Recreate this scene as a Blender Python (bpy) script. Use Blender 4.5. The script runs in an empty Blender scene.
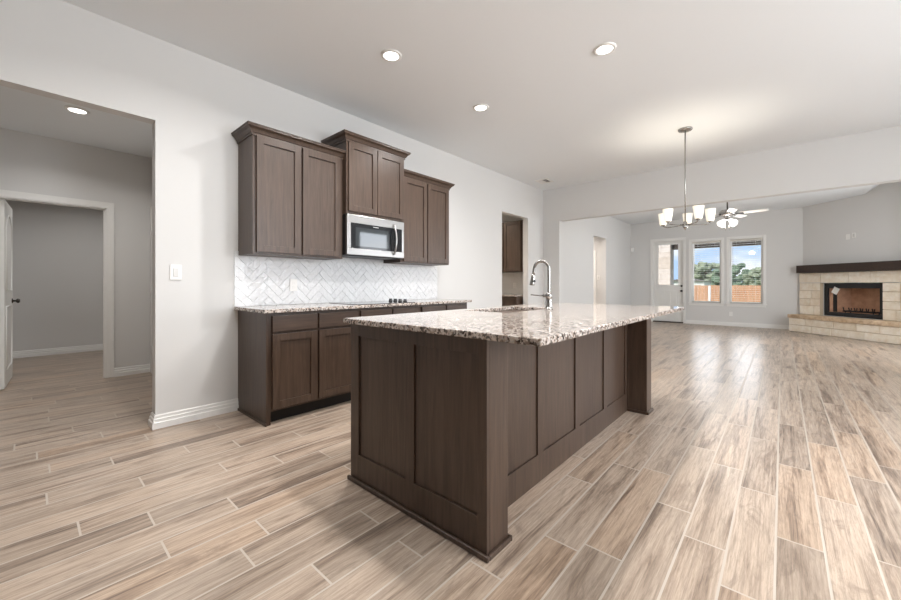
import bpy, bmesh, math, random
from mathutils import Vector, Matrix
random.seed(7)
scene = bpy.context.scene
COL = scene.collection
R = math.radians

# ------------------------------------------------------------------ camera
cam_data = bpy.data.cameras.new('camera')
cam = bpy.data.objects.new('camera', cam_data)
COL.objects.link(cam)
cam_data.sensor_width = 36
cam_data.lens = 375 / 901 * 36
cam_data.shift_y = -15 / 901
cam_data.clip_start = .02
cam_data.clip_end = 400
cam.location = (0, 0, 1.12)
cam.rotation_euler = (R(90), 0, R(41.5))
scene.camera = cam

# ------------------------------------------------------------------ exposure
scene.view_settings.view_transform = 'Standard'
scene.view_settings.look = 'None'
scene.view_settings.exposure = 0.16
scene.view_settings.gamma = 1
scene.view_settings.use_curve_mapping = False
scene.cycles.use_denoising = True
scene.cycles.max_bounces = 10
scene.cycles.diffuse_bounces = 5
scene.cycles.glossy_bounces = 4
scene.cycles.transparent_max_bounces = 12
scene.cycles.sample_clamp_indirect = 6
scene.cycles.caustics_reflective = False
scene.cycles.caustics_refractive = False

# ------------------------------------------------------------------ sky
world = bpy.data.worlds.new('sky')
scene.world = world
world.use_nodes = True
wn, wl = world.node_tree.nodes, world.node_tree.links
wn.clear()
wo = wn.new('ShaderNodeOutputWorld')
wb = wn.new('ShaderNodeBackground')
tc = wn.new('ShaderNodeTexCoord')
mp = wn.new('ShaderNodeMapping')
mp.inputs['Scale'].default_value = (1, 1, 3.2)
nz = wn.new('ShaderNodeTexNoise')
nz.inputs['Scale'].default_value = 5.0
nz.inputs['Detail'].default_value = 8
rp = wn.new('ShaderNodeValToRGB')
rp.color_ramp.elements[0].position = .46
rp.color_ramp.elements[0].color = (.42, .60, .86, 1)
rp.color_ramp.elements[1].position = .66
rp.color_ramp.elements[1].color = (.95, .96, .98, 1)
wl.new(tc.outputs['Generated'], mp.inputs['Vector'])
wl.new(mp.outputs[0], nz.inputs['Vector'])
wl.new(nz.outputs['Fac'], rp.inputs[0])
wl.new(rp.outputs[0], wb.inputs['Color'])
wb.inputs['Strength'].default_value = 1.15
wl.new(wb.outputs[0], wo.inputs['Surface'])

def light(name, kind, loc, energy, color=(1, 1, 1), rot=(0, 0, 0), **kw):
    d = bpy.data.lights.new(name, kind)
    d.energy = energy
    d.color = color
    for k, v in kw.items():
        setattr(d, k, v)
    o = bpy.data.objects.new(name, d)
    o.location = loc
    o.rotation_euler = rot
    COL.objects.link(o)
    return o

# sun outdoors (from behind the house, it never enters the rooms)
light('sun', 'SUN', (0, 0, 20), 3.6, (1, .95, .87), (R(48), 0, R(-28)), angle=R(1))
# added area lamps give daylight at the unseen dining windows on the right
DAY = (.93, .965, 1.0)
WINY = (1.7, 3.6, 7.55)
for wy in WINY:
    light('window_daylight', 'AREA', (3.62, wy, 1.75), 45 if wy > 7 else 118, DAY, (0, R(90), 0), shape='RECTANGLE', size=2.2, size_y=1.25)
# added lamps for an unseen living room window and the far windows and door
light('window_daylight', 'AREA', (2.20, 9.2, 1.6), 90, DAY, (0, R(90), 0), shape='RECTANGLE', size=1.7, size_y=2.4)
light('window_daylight', 'AREA', (-1.2, 13.2, 1.6), 55, DAY, (R(-90), 0, 0), shape='RECTANGLE', size=2.4, size_y=1.7)

# ================================================================== materials
def srgb(r, g, b):
    f = lambda c: ((c / 255) / 12.92 if c / 255 <= .04045 else ((c / 255 + .055) / 1.055) ** 2.4)
    return (f(r), f(g), f(b), 1)

def mat(name, color=(.8, .8, .8, 1), rough=.5, metal=0, spec=.5, emit=None, strength=0):
    m = bpy.data.materials.new(name)
    m.use_nodes = True
    b = m.node_tree.nodes['Principled BSDF']
    b.inputs['Base Color'].default_value = color
    b.inputs['Roughness'].default_value = rough
    b.inputs['Metallic'].default_value = metal
    b.inputs['Specular IOR Level'].default_value = spec
    if emit:
        b.inputs['Emission Color'].default_value = emit
        b.inputs['Emission Strength'].default_value = strength
    return m

class G:
    """small node-graph helper"""
    def __init__(s, m):
        s.m = m
        s.n, s.l = m.node_tree.nodes, m.node_tree.links
        s.b = s.n['Principled BSDF']
    def add(s, t, **kw):
        x = s.n.new('ShaderNode' + t)
        for k, v in kw.items():
            if k in x.inputs.keys():
                x.inputs[k].default_value = v
            else:
                setattr(x, k, v)
        return x
    def link(s, a, b):
        s.l.new(a, b)
    def coords(s, scale, which='Object'):
        t = s.add('TexCoord')
        mm = s.add('Mapping')
        mm.inputs['Scale'].default_value = scale
        s.link(t.outputs[which], mm.inputs['Vector'])
        return mm.outputs[0]
    def noise(s, vec, scale, detail=4, rough=.5, dist=0):
        x = s.add('TexNoise', Scale=scale, Detail=detail, Roughness=rough, Distortion=dist)
        s.link(vec, x.inputs['Vector'])
        return x.outputs['Fac']
    def ramp(s, fac, stops):
        r = s.add('ValToRGB')
        e = r.color_ramp.elements
        while len(e) < len(stops):
            e.new(.5)
        for i, (p, c) in enumerate(stops):
            e[i].position = p
            e[i].color = c
        s.link(fac, r.inputs[0])
        return r.outputs[0]
    def mix(s, fac, a, b, blend='MIX'):
        x = s.add('Mix', data_type='RGBA', blend_type=blend)
        for k, v in ((0, fac), (6, a), (7, b)):
            if isinstance(v, (int, float, tuple)):
                x.inputs[k].default_value = v
            else:
                s.link(v, x.inputs[k])
        return x.outputs[2]
    def bump(s, h, strength=.2, dist=.01):
        x = s.add('Bump', Strength=strength, Distance=dist)
        s.link(h, x.inputs['Height'])
        s.link(x.outputs[0], s.b.inputs['Normal'])
    def color(s, c):
        s.link(c, s.b.inputs['Base Color'])

def paint(name, col, rough=.85):
    m = mat(name, col, rough, spec=.25)
    g = G(m)
    v = g.coords((1, 1, 1))
    n = g.noise(v, 160, 3)
    g.bump(n, .06, .004)
    return m

M = {}
M['wall'] = paint('wall_paint', srgb(219, 218, 216))
M['ceiling'] = paint('ceiling_paint', srgb(236, 239, 241), .9)
M['trim'] = mat('white_trim_paint', srgb(236, 235, 232), .4)
M['door'] = mat('white_door_paint', srgb(232, 231, 227), .45)
M['rocker'] = mat('pale_grey_plastic', srgb(214, 213, 210), .4)
M['plate'] = mat('white_plastic', srgb(240, 239, 236), .35)

def wood(name, dark, light_, scale=1.0, rough=.38, axis='z'):
    m = mat(name, dark, rough, spec=.5)
    g = G(m)
    sc = {'z': (14, 14, .9), 'x': (.9, 14, 14), 'y': (14, .9, 14)}[axis]
    v = g.coords(tuple(c * scale for c in sc))
    n = g.noise(v, 3.2, 7, .62, .6)
    n2 = g.noise(g.coords((2.2, 2.2, .6)), 2.0, 3)
    c = g.ramp(n, [(.30, dark), (.70, light_)])
    c2 = g.mix(.22, c, g.ramp(n2, [(.35, dark), (.65, light_)]))
    g.color(c2)
    g.bump(n, .05, .003)
    return m
M['wood'] = wood('stained_cabinet_wood', (.040, .023, .015, 1), (.094, .060, .042, 1))
M['woodx'] = wood('stained_cabinet_wood_cross_grain', (.040, .023, .015, 1), (.094, .060, .042, 1), axis='y')
M['mantel'] = wood('dark_mantel_wood', (.022, .012, .008, 1), (.050, .027, .018, 1), .8, .5, 'x')
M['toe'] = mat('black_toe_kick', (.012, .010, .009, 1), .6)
M['cabin'] = mat('cabinet_gap_dark', (.03, .021, .016, 1), .6)

def granite():
    m = mat('speckled_granite', rough=.07, spec=.5)
    g = G(m)
    v = g.coords((1, 1, 1))
    vo = g.add('TexVoronoi', Scale=100)
    wv = g.add('TexNoise', Scale=60, Detail=3)
    g.link(v, wv.inputs['Vector'])
    wm = g.mix(.02, v, wv.outputs['Color'], 'ADD')
    g.link(wm, vo.inputs['Vector'])
    sep = g.add('SeparateColor')
    g.link(vo.outputs['Color'], sep.inputs[0])
    cells = g.ramp(sep.outputs[0], [(0, srgb(30, 26, 25)), (.24, srgb(44, 38, 36)), (.31, srgb(104, 88, 78)), (.44, srgb(164, 147, 134)), (.62, srgb(198, 186, 177)), (.85, srgb(218, 212, 206)), (1, srgb(140, 136, 134))])
    cells_el = cells
    n = g.noise(v, 26, 5, .6)
    patch = g.ramp(n, [(.38, srgb(96, 80, 72)), (.5, srgb(196, 180, 168)), (.64, srgb(222, 214, 208))])
    g.color(g.mix(.20, cells_el, patch))
    return m
M['granite'] = granite()

def floor_mat():
    m = mat('wood_look_floor_tile', rough=.29, spec=.45)
    g = G(m)
    at = g.add('Attribute')
    at.attribute_name = 'plank'
    geo = g.add('NewGeometry')
    off = g.add('VectorMath', operation='MULTIPLY_ADD')
    g.link(at.outputs['Vector'], off.inputs[0])
    off.inputs[1].default_value = (37, 53, 29)
    g.link(geo.outputs['Position'], off.inputs[2])
    def mapv(sc):
        mm = g.add('Mapping')
        mm.inputs['Scale'].default_value = sc
        g.link(off.outputs[0], mm.inputs['Vector'])
        return mm.outputs[0]
    streak = g.noise(mapv((9, .6, 1)), 1.0, 10, .64, 1.3)
    fine = g.noise(mapv((95, 3.6, 1)), 1.0, 8, .72, .5)
    grain = g.noise(mapv((240, 14, 1)), 1.0, 4, .7)
    blotch = g.noise(mapv((9, 2.0, 1)), 1.0, 8, .72, 1.2)
    base = g.ramp(streak, [(.34, srgb(92, 77, 67)), (.42, srgb(141, 123, 108)), (.48, srgb(183, 165, 148)), (.64, srgb(199, 182, 165)), (.74, srgb(148, 130, 116))])
    c = g.mix(.42, base, g.ramp(fine, [(.38, srgb(100, 85, 74)), (.50, srgb(171, 153, 137)), (.62, srgb(205, 188, 171))]))
    c = g.mix(.30, c, g.ramp(grain, [(.35, (.45, .43, .42, 1)), (.52, (1, 1, 1, 1))]), 'MULTIPLY')
    dark = g.ramp(blotch, [(.36, (1, 1, 1, 1)), (.46, (0, 0, 0, 1))])
    dm = g.add('Math', operation='MULTIPLY')
    g.link(dark, dm.inputs[0])
    dm.inputs[1].default_value = .5
    c = g.mix(dm.outputs[0], c, srgb(122, 107, 95))
    sep = g.add('SeparateColor')
    g.link(at.outputs['Color'], sep.inputs[0])
    tone = g.ramp(sep.outputs[0], [(0, (.80, .79, .78, 1)), (.35, (.94, .93, .92, 1)), (.75, (1.0, .985, .97, 1)), (1, (1.0, .93, .86, 1))])
    c = g.mix(1.0, c, tone, 'MULTIPLY')
    g.color(c)
    g.bump(fine, .08, .002)
    return m
M['floor'] = floor_mat()
M['grout'] = mat('floor_grout', srgb(196, 186, 174), .85)

M['tile'] = mat('glossy_white_tile', srgb(232, 233, 234), .10)
g = G(M['tile'])
g.bump(g.noise(g.coords((1, 1, 1)), 24, 2), .7, .012)
M['tilegrout'] = mat('tile_grout', srgb(222, 224, 225), .8)

def brushed(name, col, rough, sc=(2, 300, 300)):
    m = mat(name, col, rough, 1)
    g = G(m)
    n = g.noise(g.coords(sc), 1, 2)
    r = g.add('MapRange')
    g.link(n, r.inputs[0])
    r.inputs[3].default_value = rough * .8
    r.inputs[4].default_value = rough * 1.25
    g.link(r.outputs[0], g.b.inputs['Roughness'])
    return m
M['steel'] = brushed('brushed_stainless_steel', (.46, .45, .44, 1), .30, (300, 2, 300))
M['nickel'] = brushed('brushed_nickel', (.40, .388, .37, 1), .24, (40, 40, 40))
M['bronze'] = mat('dark_bronze_metal', (.06, .05, .045, 1), .35, .9)
M['blackglass'] = mat('black_glass', (.012, .013, .015, 1), .05)
M['smoke'] = mat('microwave_window_glass', (.020, .026, .030, 1), .04, spec=1)
M['ringmark'] = mat('burner_marking', (.12, .12, .125, 1), .3)
M['black'] = mat('black_plastic', (.014, .014, .015, 1), .4)
M['blackmetal'] = mat('black_painted_steel', (.016, .017, .019, 1), .5)
M['lens'] = mat('lamp_lens', (1, 1, 1, 1), .5, emit=(1, .97, .92, 1), strength=5)
M['shade'] = mat('frosted_glass_shade', (.95, .93, .88, 1), .4, emit=(1, .87, .64, 1), strength=.5)
g = G(M['shade'])
lw = g.add('LayerWeight', Blend=.35)
M['fanshade'] = mat('fan_light_glass', (.95, .94, .92, 1), .4, emit=(1, .95, .90, 1), strength=1.2)
M['fanwhite'] = mat('fan_white_blade', srgb(238, 236, 230), .4)
M['blind'] = mat('white_blind_slat', srgb(225, 224, 220), .5)
M['headrail'] = mat('window_blind_headrail', srgb(205, 200, 192), .5)

def glass():
    m = bpy.data.materials.new('clear_window_glass')
    m.use_nodes = True
    n, l = m.node_tree.nodes, m.node_tree.links
    n.clear()
    o = n.new('ShaderNodeOutputMaterial')
    mx = n.new('ShaderNodeMixShader')
    tr = n.new('ShaderNodeBsdfTransparent')
    gl = n.new('ShaderNodeBsdfGlossy')
    fr = n.new('ShaderNodeFresnel')
    fr.inputs['IOR'].default_value = 1.45
    gl.inputs['Roughness'].default_value = .01
    l.new(fr.outputs[0], mx.inputs[0])
    l.new(tr.outputs[0], mx.inputs[1])
    l.new(gl.outputs[0], mx.inputs[2])
    l.new(mx.outputs[0], o.inputs[0])
    return m
M['glass'] = glass()

def stone(name, a, b, sc=9, bump=.5):
    m = mat(name, a, .85, spec=.2)
    g = G(m)
    geo = g.add('NewGeometry')
    v = g.coords((1, 1, 1))
    n = g.noise(v, sc, 6, .65)
    at = g.add('Attribute')
    at.attribute_name = 'plank'
    sep = g.add('SeparateColor')
    g.link(at.outputs['Color'], sep.inputs[0])
    c = g.ramp(n, [(.3, a), (.7, b)])
    tone = g.ramp(sep.outputs[0], [(0, (.92, .87, .80, 1)), (.5, (1, .98, .95, 1)), (1, (1.05, 1.03, 1.0, 1))])
    g.color(g.mix(1.0, c, tone, 'MULTIPLY'))
    g.bump(g.noise(v, 22, 6, .7), bump, .02)
    return m
M['limestone'] = stone('cream_limestone', srgb(238, 226, 206), srgb(254, 249, 240))
M['capstone'] = stone('tan_hearth_cap', srgb(190, 162, 134), srgb(232, 212, 186))
M['mortar'] = mat('stone_mortar', srgb(206, 188, 162), .9)
M['firebrick'] = stone('firebrick', srgb(186, 146, 124), srgb(222, 182, 156), 6, .2)
M['patiostone'] = stone('patio_column_stone', srgb(206, 196, 188), srgb(232, 224, 218), 5, .4)
M['cedar'] = wood('cedar_fence', srgb(184, 132, 100), srgb(226, 176, 140), .6, .8)
M['grass'] = mat('grass', srgb(120, 130, 84), .9)
M['concrete'] = mat('patio_concrete', srgb(190, 186, 178), .9)
M['patioroof'] = mat('patio_beam_dark', srgb(70, 60, 54), .8)
M['siding'] = mat('white_siding', srgb(235, 235, 232), .7)
M['roofing'] = mat('grey_roofing', srgb(120, 116, 112), .9)
M['bark'] = mat('tree_bark', srgb(92, 78, 64), .9)
def leaves(name, a, b):
    m = mat(name, a, .8, spec=.2)
    g = G(m)
    n = g.noise(g.coords((1, 1, 1)), 2.2, 8, .75)
    g.color(g.ramp(n, [(.35, a), (.65, b)]))
    g.bump(n, .8, .2)
    return m
M['leaf'] = leaves('olive_foliage', srgb(112, 124, 100), srgb(182, 190, 164))
M['leafd'] = leaves('dark_green_foliage', srgb(84, 106, 88), srgb(148, 168, 142))
M['paper'] = mat('white_paper_tag', srgb(240, 238, 232), .7)
M['threshold'] = mat('dark_threshold', srgb(58, 48, 42), .5)

# ================================================================== mesh building
ORG = {}
class MB:
    def __init__(s):
        s.v, s.f, s.m, s.sm, s.att = [], [], [], [], []
        s.has_att = False
    def face(s, idx, m=0, smooth=False, att=(0.5, .5, .5)):
        s.f.append(idx); s.m.append(m); s.sm.append(smooth); s.att.append(att)
    def box(s, x0, x1, y0, y1, z0, z1, m=0, att=(.5, .5, .5), fn=None):
        if x0 > x1: x0, x1 = x1, x0
        if y0 > y1: y0, y1 = y1, y0
        if z0 > z1: z0, z1 = z1, z0
        b = len(s.v)
        vs = [(x0, y0, z0), (x1, y0, z0), (x1, y1, z0), (x0, y1, z0), (x0, y0, z1), (x1, y0, z1), (x1, y1, z1), (x0, y1, z1)]
        if fn: vs = [fn(*p) for p in vs]
        s.v += vs
        for q in ((0, 3, 2, 1), (4, 5, 6, 7), (0, 1, 5, 4), (1, 2, 6, 5), (2, 3, 7, 6), (3, 0, 4, 7)):
            s.face([b + i for i in q], m, att=att)
        return s
    def prism(s, pts, z0, z1, m=0, fn=None, att=(.5, .5, .5)):
        """pts: counter-clockwise (x, y) outline extruded z0..z1; fn maps (x,y,z)"""
        b, n = len(s.v), len(pts)
        for z in (z0, z1):
            for p in pts:
                q = (p[0], p[1], z)
                s.v.append(fn(*q) if fn else q)
        s.face([b + i for i in reversed(range(n))], m, att=att)
        s.face([b + n + i for i in range(n)], m, att=att)
        for i in range(n):
            j = (i + 1) % n
            s.face([b + i, b + j, b + n + j, b + n + i], m, att=att)
        return s
    def rings(s, rings, m=0, smooth=True, cap0=True, cap1=True):
        b, n = len(s.v), len(rings[0])
        for r in rings: s.v += [tuple(p) for p in r]
        for k in range(len(rings) - 1):
            for i in range(n):
                j = (i + 1) % n
                s.face([b + k * n + i, b + k * n + j, b + (k + 1) * n + j, b + (k + 1) * n + i], m, smooth)
        if cap0: s.face([b + i for i in reversed(range(n))], m)
        if cap1: s.face([b + (len(rings) - 1) * n + i for i in range(n)], m)
        return s
    def lathe(s, c, prof, seg=28, m=0, axis=(0, 0, 1), cap0=True, cap1=True, smooth=True):
        """prof: (radius, height) pairs along axis from point c"""
        a = Vector(axis).normalized()
        u = a.orthogonal().normalized(); w = a.cross(u)
        c = Vector(c)
        rr = [[c + a * h + (u * math.cos(2 * math.pi * i / seg) + w * math.sin(2 * math.pi * i / seg)) * r for i in range(seg)] for r, h in prof]
        return s.rings(rr, m, smooth, cap0, cap1)
    def cyl(s, p0, p1, r, seg=20, m=0, r1=None):
        p0, p1 = Vector(p0), Vector(p1)
        d = p1 - p0
        return s.lathe(p0, [(r, 0), (r if r1 is None else r1, d.length)], seg, m, d)
    def tube(s, pts, r, seg=14, m=0):
        pts = [Vector(p) for p in pts]
        rr = []
        up = None
        for i, p in enumerate(pts):
            t = (pts[min(i + 1, len(pts) - 1)] - pts[max(i - 1, 0)]).normalized()
            if up is None: up = t.orthogonal().normalized()
            up = (up - t * up.dot(t)).normalized()
            w = t.cross(up)
            ri = r[i] if isinstance(r, (list, tuple)) else r
            rr.append([p + (up * math.cos(2 * math.pi * k / seg) + w * math.sin(2 * math.pi * k / seg)) * ri for k in range(seg)])
        return s.rings(rr, m)
    def build(s, name, mats, parent=None, bevel=0, att=False):
        org = Vector((0, 0, 0))
        if parent is not None: org = ORG[parent.name]
        me = bpy.data.meshes.new(name)
        me.from_pydata([tuple(Vector(p) - org) for p in s.v], [], s.f)
        for x in (mats if isinstance(mats, (list, tuple)) else [mats]):
            me.materials.append(x)
        for p, mi, sm in zip(me.polygons, s.m, s.sm):
            p.material_index = mi
            p.use_smooth = sm
        if att:
            a = me.attributes.new('plank', 'FLOAT_COLOR', 'FACE')
            for i, c in enumerate(s.att): a.data[i].color = (c[0], c[1], c[2], 1)
        me.validate()
        o = bpy.data.objects.new(name, me)
        COL.objects.link(o)
        ORG[o.name] = org
        if parent is not None:
            o.parent = parent
        if bevel:
            md = o.modifiers.new('bevel', 'BEVEL')
            md.width = bevel; md.segments = 2; md.limit_method = 'ANGLE'; md.angle_limit = R(40)
        return o

def thing(name, label, cat, loc, group=None):
    o = bpy.data.objects.new(name, None)
    o.empty_display_size = .05
    o.location = loc
    COL.objects.link(o)
    ORG[o.name] = Vector(loc)
    o['label'] = label; o['category'] = cat
    if group: o['group'] = group
    return o
def tag(o, label, cat, group=None):
    o['label'] = label; o['category'] = cat
    if group: o['group'] = group
    return o
def struct(o):
    o['kind'] = 'structure'
    return o
def sroot(name, loc):
    o = bpy.data.objects.new(name, None)
    o.location = loc
    COL.objects.link(o)
    ORG[o.name] = Vector(loc)
    o['kind'] = 'structure'
    return o

# ================================================================== the room
KX = -3.66           # kitchen wall face
HW = -6.10           # hall far wall face
HY = 7.00            # header wall face
FY = 12.75           # far wall face
RX = 3.45            # dining wall on the right
BY = -6.5            # wall behind the camera
NY = 8.70            # end of the dining nook beside the living room
LX = -3.62           # living room left wall
CZ = 3.05

# ---- floor: planks laid along y, staggered
fb = MB()
PW, PL, G0 = .155, .912, .0042
known = {0: .39, -1: .806, -2: .127, -3: .336, -4: .688, 1: .05, 2: .47, -11: .602, -12: .722, -13: .39, -14: .70, -15: .396, -16: .16}
k = math.floor((-9.3 + .021) / PW)
prev = 0
while True:
    x0 = -.021 + PW * k
    if x0 > RX: break
    o = known.get(k)
    if o is None: o = (prev + random.uniform(.25, .66)) % PL
    prev = o
    y = BY - 1 + (o - BY + 1) % PL - PL
    y = o + PL * math.floor((BY - o) / PL)
    while y < FY + .1:
        a = (random.random(), random.random(), random.random())
        xa, xb, ya, yb = max(x0, -9.3) + G0, min(x0 + PW, RX + .1) - G0, max(y, BY - .1) + G0, min(y + PL, FY + .1) - G0
        if yb > ya and xb > xa:
            b = len(fb.v)
            fb.v += [(xa, ya, 0), (xb, ya, 0), (xb, yb, 0), (xa, yb, 0)]
            fb.face([b, b + 1, b + 2, b + 3], 0, att=a)
        y += PL
    k += 1
fb.box(-9.3, RX + .1, BY - .1, FY + .1, -.05, -.0012, 1)
struct(fb.build('floor', [M['floor'], M['grout']], att=True))

# ---- kitchen wall with the hall opening and the pantry opening
w = MB()
T = .11
HO0, HO1, HOZ = -.75, .665, 2.405
PO0, PO1, POZ = 5.49, 6.385, 2.405
for y0, y1, z0 in ((BY - .14, HO0, 0), (HO0, HO1, HOZ), (HO1, PO0, 0), (PO0, PO1, POZ), (PO1, HY + .14, 0)):
    w.box(KX - T, KX, y0, y1, z0, CZ + .02)
struct(w.build('wall_left', M['wall']))
w = MB()
w.box(KX, -3.31, HY, HY + .14, 0, CZ + .02)
w.box(-3.31, 2.15, HY, HY + .14, 2.395, CZ + .02)
struct(w.build('wall_header', M['wall']))
w = MB()
for y0, y1, z0 in ((HY + .14, 9.62, 0), (9.62, 10.53, 2.39), (10.53, FY + .14, 0)):
    w.box(LX - .14, LX, y0, y1, z0, CZ + .3)
struct(w.build('wall_living_left', M['wall']))

# far wall with door and two windows
D0, D1, DZ = -2.975, -2.17, 2.45
W1 = (-1.97, -1.265, .62, 2.37)
W2 = (-1.085, -.375, .62, 2.37)
w = MB()
xs = [LX - .14, D0, D1, W1[0], W1[1], W2[0], W2[1], .60]
for i in range(len(xs) - 1):
    a, b = xs[i], xs[i + 1]
    if i == 1: w.box(a, b, FY, FY + .16, DZ, CZ + .3)
    elif i in (3, 5):
        w.box(a, b, FY, FY + .16, 0, .62); w.box(a, b, FY, FY + .16, 2.37, CZ + .3)
    else: w.box(a, b, FY, FY + .16, 0, CZ + .3)
struct(w.build('wall_far', M['wall']))

# diagonal fireplace wall
q = math.sqrt(.5)
CX_, CY_ = .385, 12.75
def dg(s, n, z): return (CX_ + q * s - q * n, CY_ - q * s - q * n, z)
DL = 2.30
w = MB()
for a, b, z0, z1 in ((-.05, .485, 0, 4.4), (1.70, DL + .08, 0, 4.4), (.485, 1.70, 0, .405), (.485, 1.70, 1.168, 4.4)):
    w.box(a, b, -.14, 0, z0, z1, fn=dg)
struct(w.build('wall_fireplace', M['wall']))
ex, ey = dg(DL, 0, 0)[:2]
w = MB()
w.box(ex, ex + .14, HY + .14, 8.0, 0, 4.6); w.box(ex, ex + .14, 10.4, ey + .02, 0, 4.6)
w.box(ex, ex + .14, 8.0, 10.4, 0, .65); w.box(ex, ex + .14, 8.0, 10.4, 2.42, 4.6)
struct(w.build('wall_living_right', M['wall']))

# wall that closes the dining nook
struct(MB().box(ex + .14, RX, NY, NY + .14, 0, CZ + .02).build('wall_dining_end', M['wall']))

# dining wall on the right with three windows
w = MB()
ys = [BY - .14]
for wy in WINY: ys += [wy - .6, wy + .6]
ys.append(NY + .14)
for i in range(len(ys) - 1):
    if i % 2: w.box(RX, RX + .14, ys[i], ys[i + 1], 0, .65), w.box(RX, RX + .14, ys[i], ys[i + 1], 2.85, CZ + .02)
    else: w.box(RX, RX + .14, ys[i], ys[i + 1], 0, CZ + .02)
struct(w.build('wall_right', M['wall']))
# wall behind the camera
struct(MB().box(KX, RX, BY - .14, BY, 0, CZ + .02).build('wall_back', M['wall']))

struct(MB().box(KX, RX, BY, HY, CZ, CZ + .12).box(ex + .14, RX, HY, NY, CZ, CZ + .12).build('ceiling', M['ceiling']))
# living room ceiling: flat, rising to the right of a crease
cxr = dg(1.32, 0, 0)[0]
lc = MB()
lc.box(LX, cxr, HY + .14, FY, CZ, CZ + .1)
def slope(x, y, z): return (x, y, z + (x - cxr) * .80)
lc.box(cxr, ex + .14, HY + .14, FY, CZ, CZ + .1, fn=slope)
struct(lc.build('ceiling_living', M['ceiling']))

# hall and the room beyond it
HC = 2.76
w = MB()
DO0, DO1, DOZ = -.215, .638, 2.045
w.box(HW - .12, HW, -1.6, DO0, 0, HC); w.box(HW - .12, HW, DO1, 1.21, 0, HC); w.box(HW - .12, HW, DO0, DO1, DOZ, HC)
struct(w.build('wall_hall_far', M['wall']))
w = MB()
w.box(HW - .0, KX - T, 1.07, 1.21, 0, HC)
struct(w.build('wall_hall_right', M['wall']))
struct(MB().box(HW, KX - T, -1.74, -1.6, 0, HC).build('wall_hall_left', M['wall']))
struct(MB().box(HW - .12, KX - T, -1.74, 1.21, HC, HC + .1).build('ceiling_hall', M['ceiling']))
w = MB()
w.box(-8.90, -8.77, -2.0, 2.2, 0, HC); w.box(-8.77, HW - .12, 2.06, 2.2, 0, HC); w.box(-8.77, HW - .12, -2.0, -1.86, 0, HC)
w.box(HW - .12, HW - .02, 1.21, 2.06, 0, HC); w.box(HW - .12, HW - .02, -1.86, -1.74, 0, HC)
struct(w.build('wall_side_room', M['wall']))
struct(MB().box(-8.9, HW - .12, -2.0, 2.2, HC, HC + .1).build('ceiling_side_room', M['ceiling']))

# pantry behind the kitchen wall
w = MB()
w.box(-6.0, KX - T, 6.80, 6.92, 0, HC); w.box(-6.0, KX - T, 4.6, 4.72, 0, HC); w.box(-6.1, -6.0, 4.6, 6.92, 0, HC)
struct(w.build('wall_pantry', M['wall']))
struct(MB().box(-6.1, KX - T, 4.6, 6.92, HC, HC + .1).build('ceiling_pantry', M['ceiling']))
# corridor off the living room
w = MB()
w.box(-6.0, LX - .14, 10.66, 10.78, 0, HC); w.box(-6.0, LX - .14, 8.9, 9.02, 0, HC); w.box(-6.1, -6.0, 8.9, 10.78, 0, HC)
struct(w.build('wall_corridor', M['wall']))
struct(MB().box(-6.1, LX - .14, 8.9, 10.78, HC, HC + .1).build('ceiling_corridor', M['ceiling']))

# ---- baseboards: stepped profile
BBP = [(0, 0), (.022, 0), (.022, .046), (.015, .052), (.015, .074), (.009, .080), (.009, .098), (.003, .106), (0, .106)]
def baseboard(name, pts, closed=False):
    """pts: path on the floor; the profile stands on the left-hand side of travel"""
    m = MB()
    n = len(pts)
    rings = []
    for i, p in enumerate(pts):
        p = Vector(p)
        d0 = (p - Vector(pts[i - 1])).normalized() if i else None
        d1 = (Vector(pts[i + 1]) - p).normalized() if i < n - 1 else None
        if d0 is None: d0 = d1
        if d1 is None: d1 = d0
        n0, n1 = Vector((-d0.y, d0.x)), Vector((-d1.y, d1.x))
        mv = (n0 + n1); mv = mv / (mv.dot(n0))
        rings.append([(p.x + mv.x * o, p.y + mv.y * o, z) for o, z in BBP])
    m.rings(rings, 0, False)
    return struct(m.build(name, M['trim']))
baseboard('baseboard_left', [(KX, 1.262), (KX, HO1), (KX - T, HO1), (KX - T, 1.07), (HW + .17, 1.07)])
baseboard('baseboard_hall', [(HW, 1.07), (HW, DO1 + .068)])
baseboard('baseboard_side_room', [(-8.77, 2.06), (-8.77, -1.86)])
baseboard('baseboard_kitchen_far', [(-3.31, HY + .14), (-3.31, HY), (KX, HY), (KX, PO1), (KX - T, PO1)])
baseboard('baseboard_kitchen_wall', [(KX - T, PO0), (KX, PO0), (KX, 3.80)])
baseboard('baseboard_far', [(CX_ + .08, CY_ - .08), (CX_, FY), (D1 + .068, FY)])
baseboard('baseboard_far_corner', [(D0 - .068, FY), (LX, FY), (LX, 10.53), (LX - .14, 10.53)])
baseboard('baseboard_living_left', [(LX - .14, 9.62), (LX, 9.62), (LX, HY + .14), (-3.33, HY + .14)])
baseboard('baseboard_corridor', [(LX - .14, 10.66), (-3.93, 10.66)])

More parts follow.
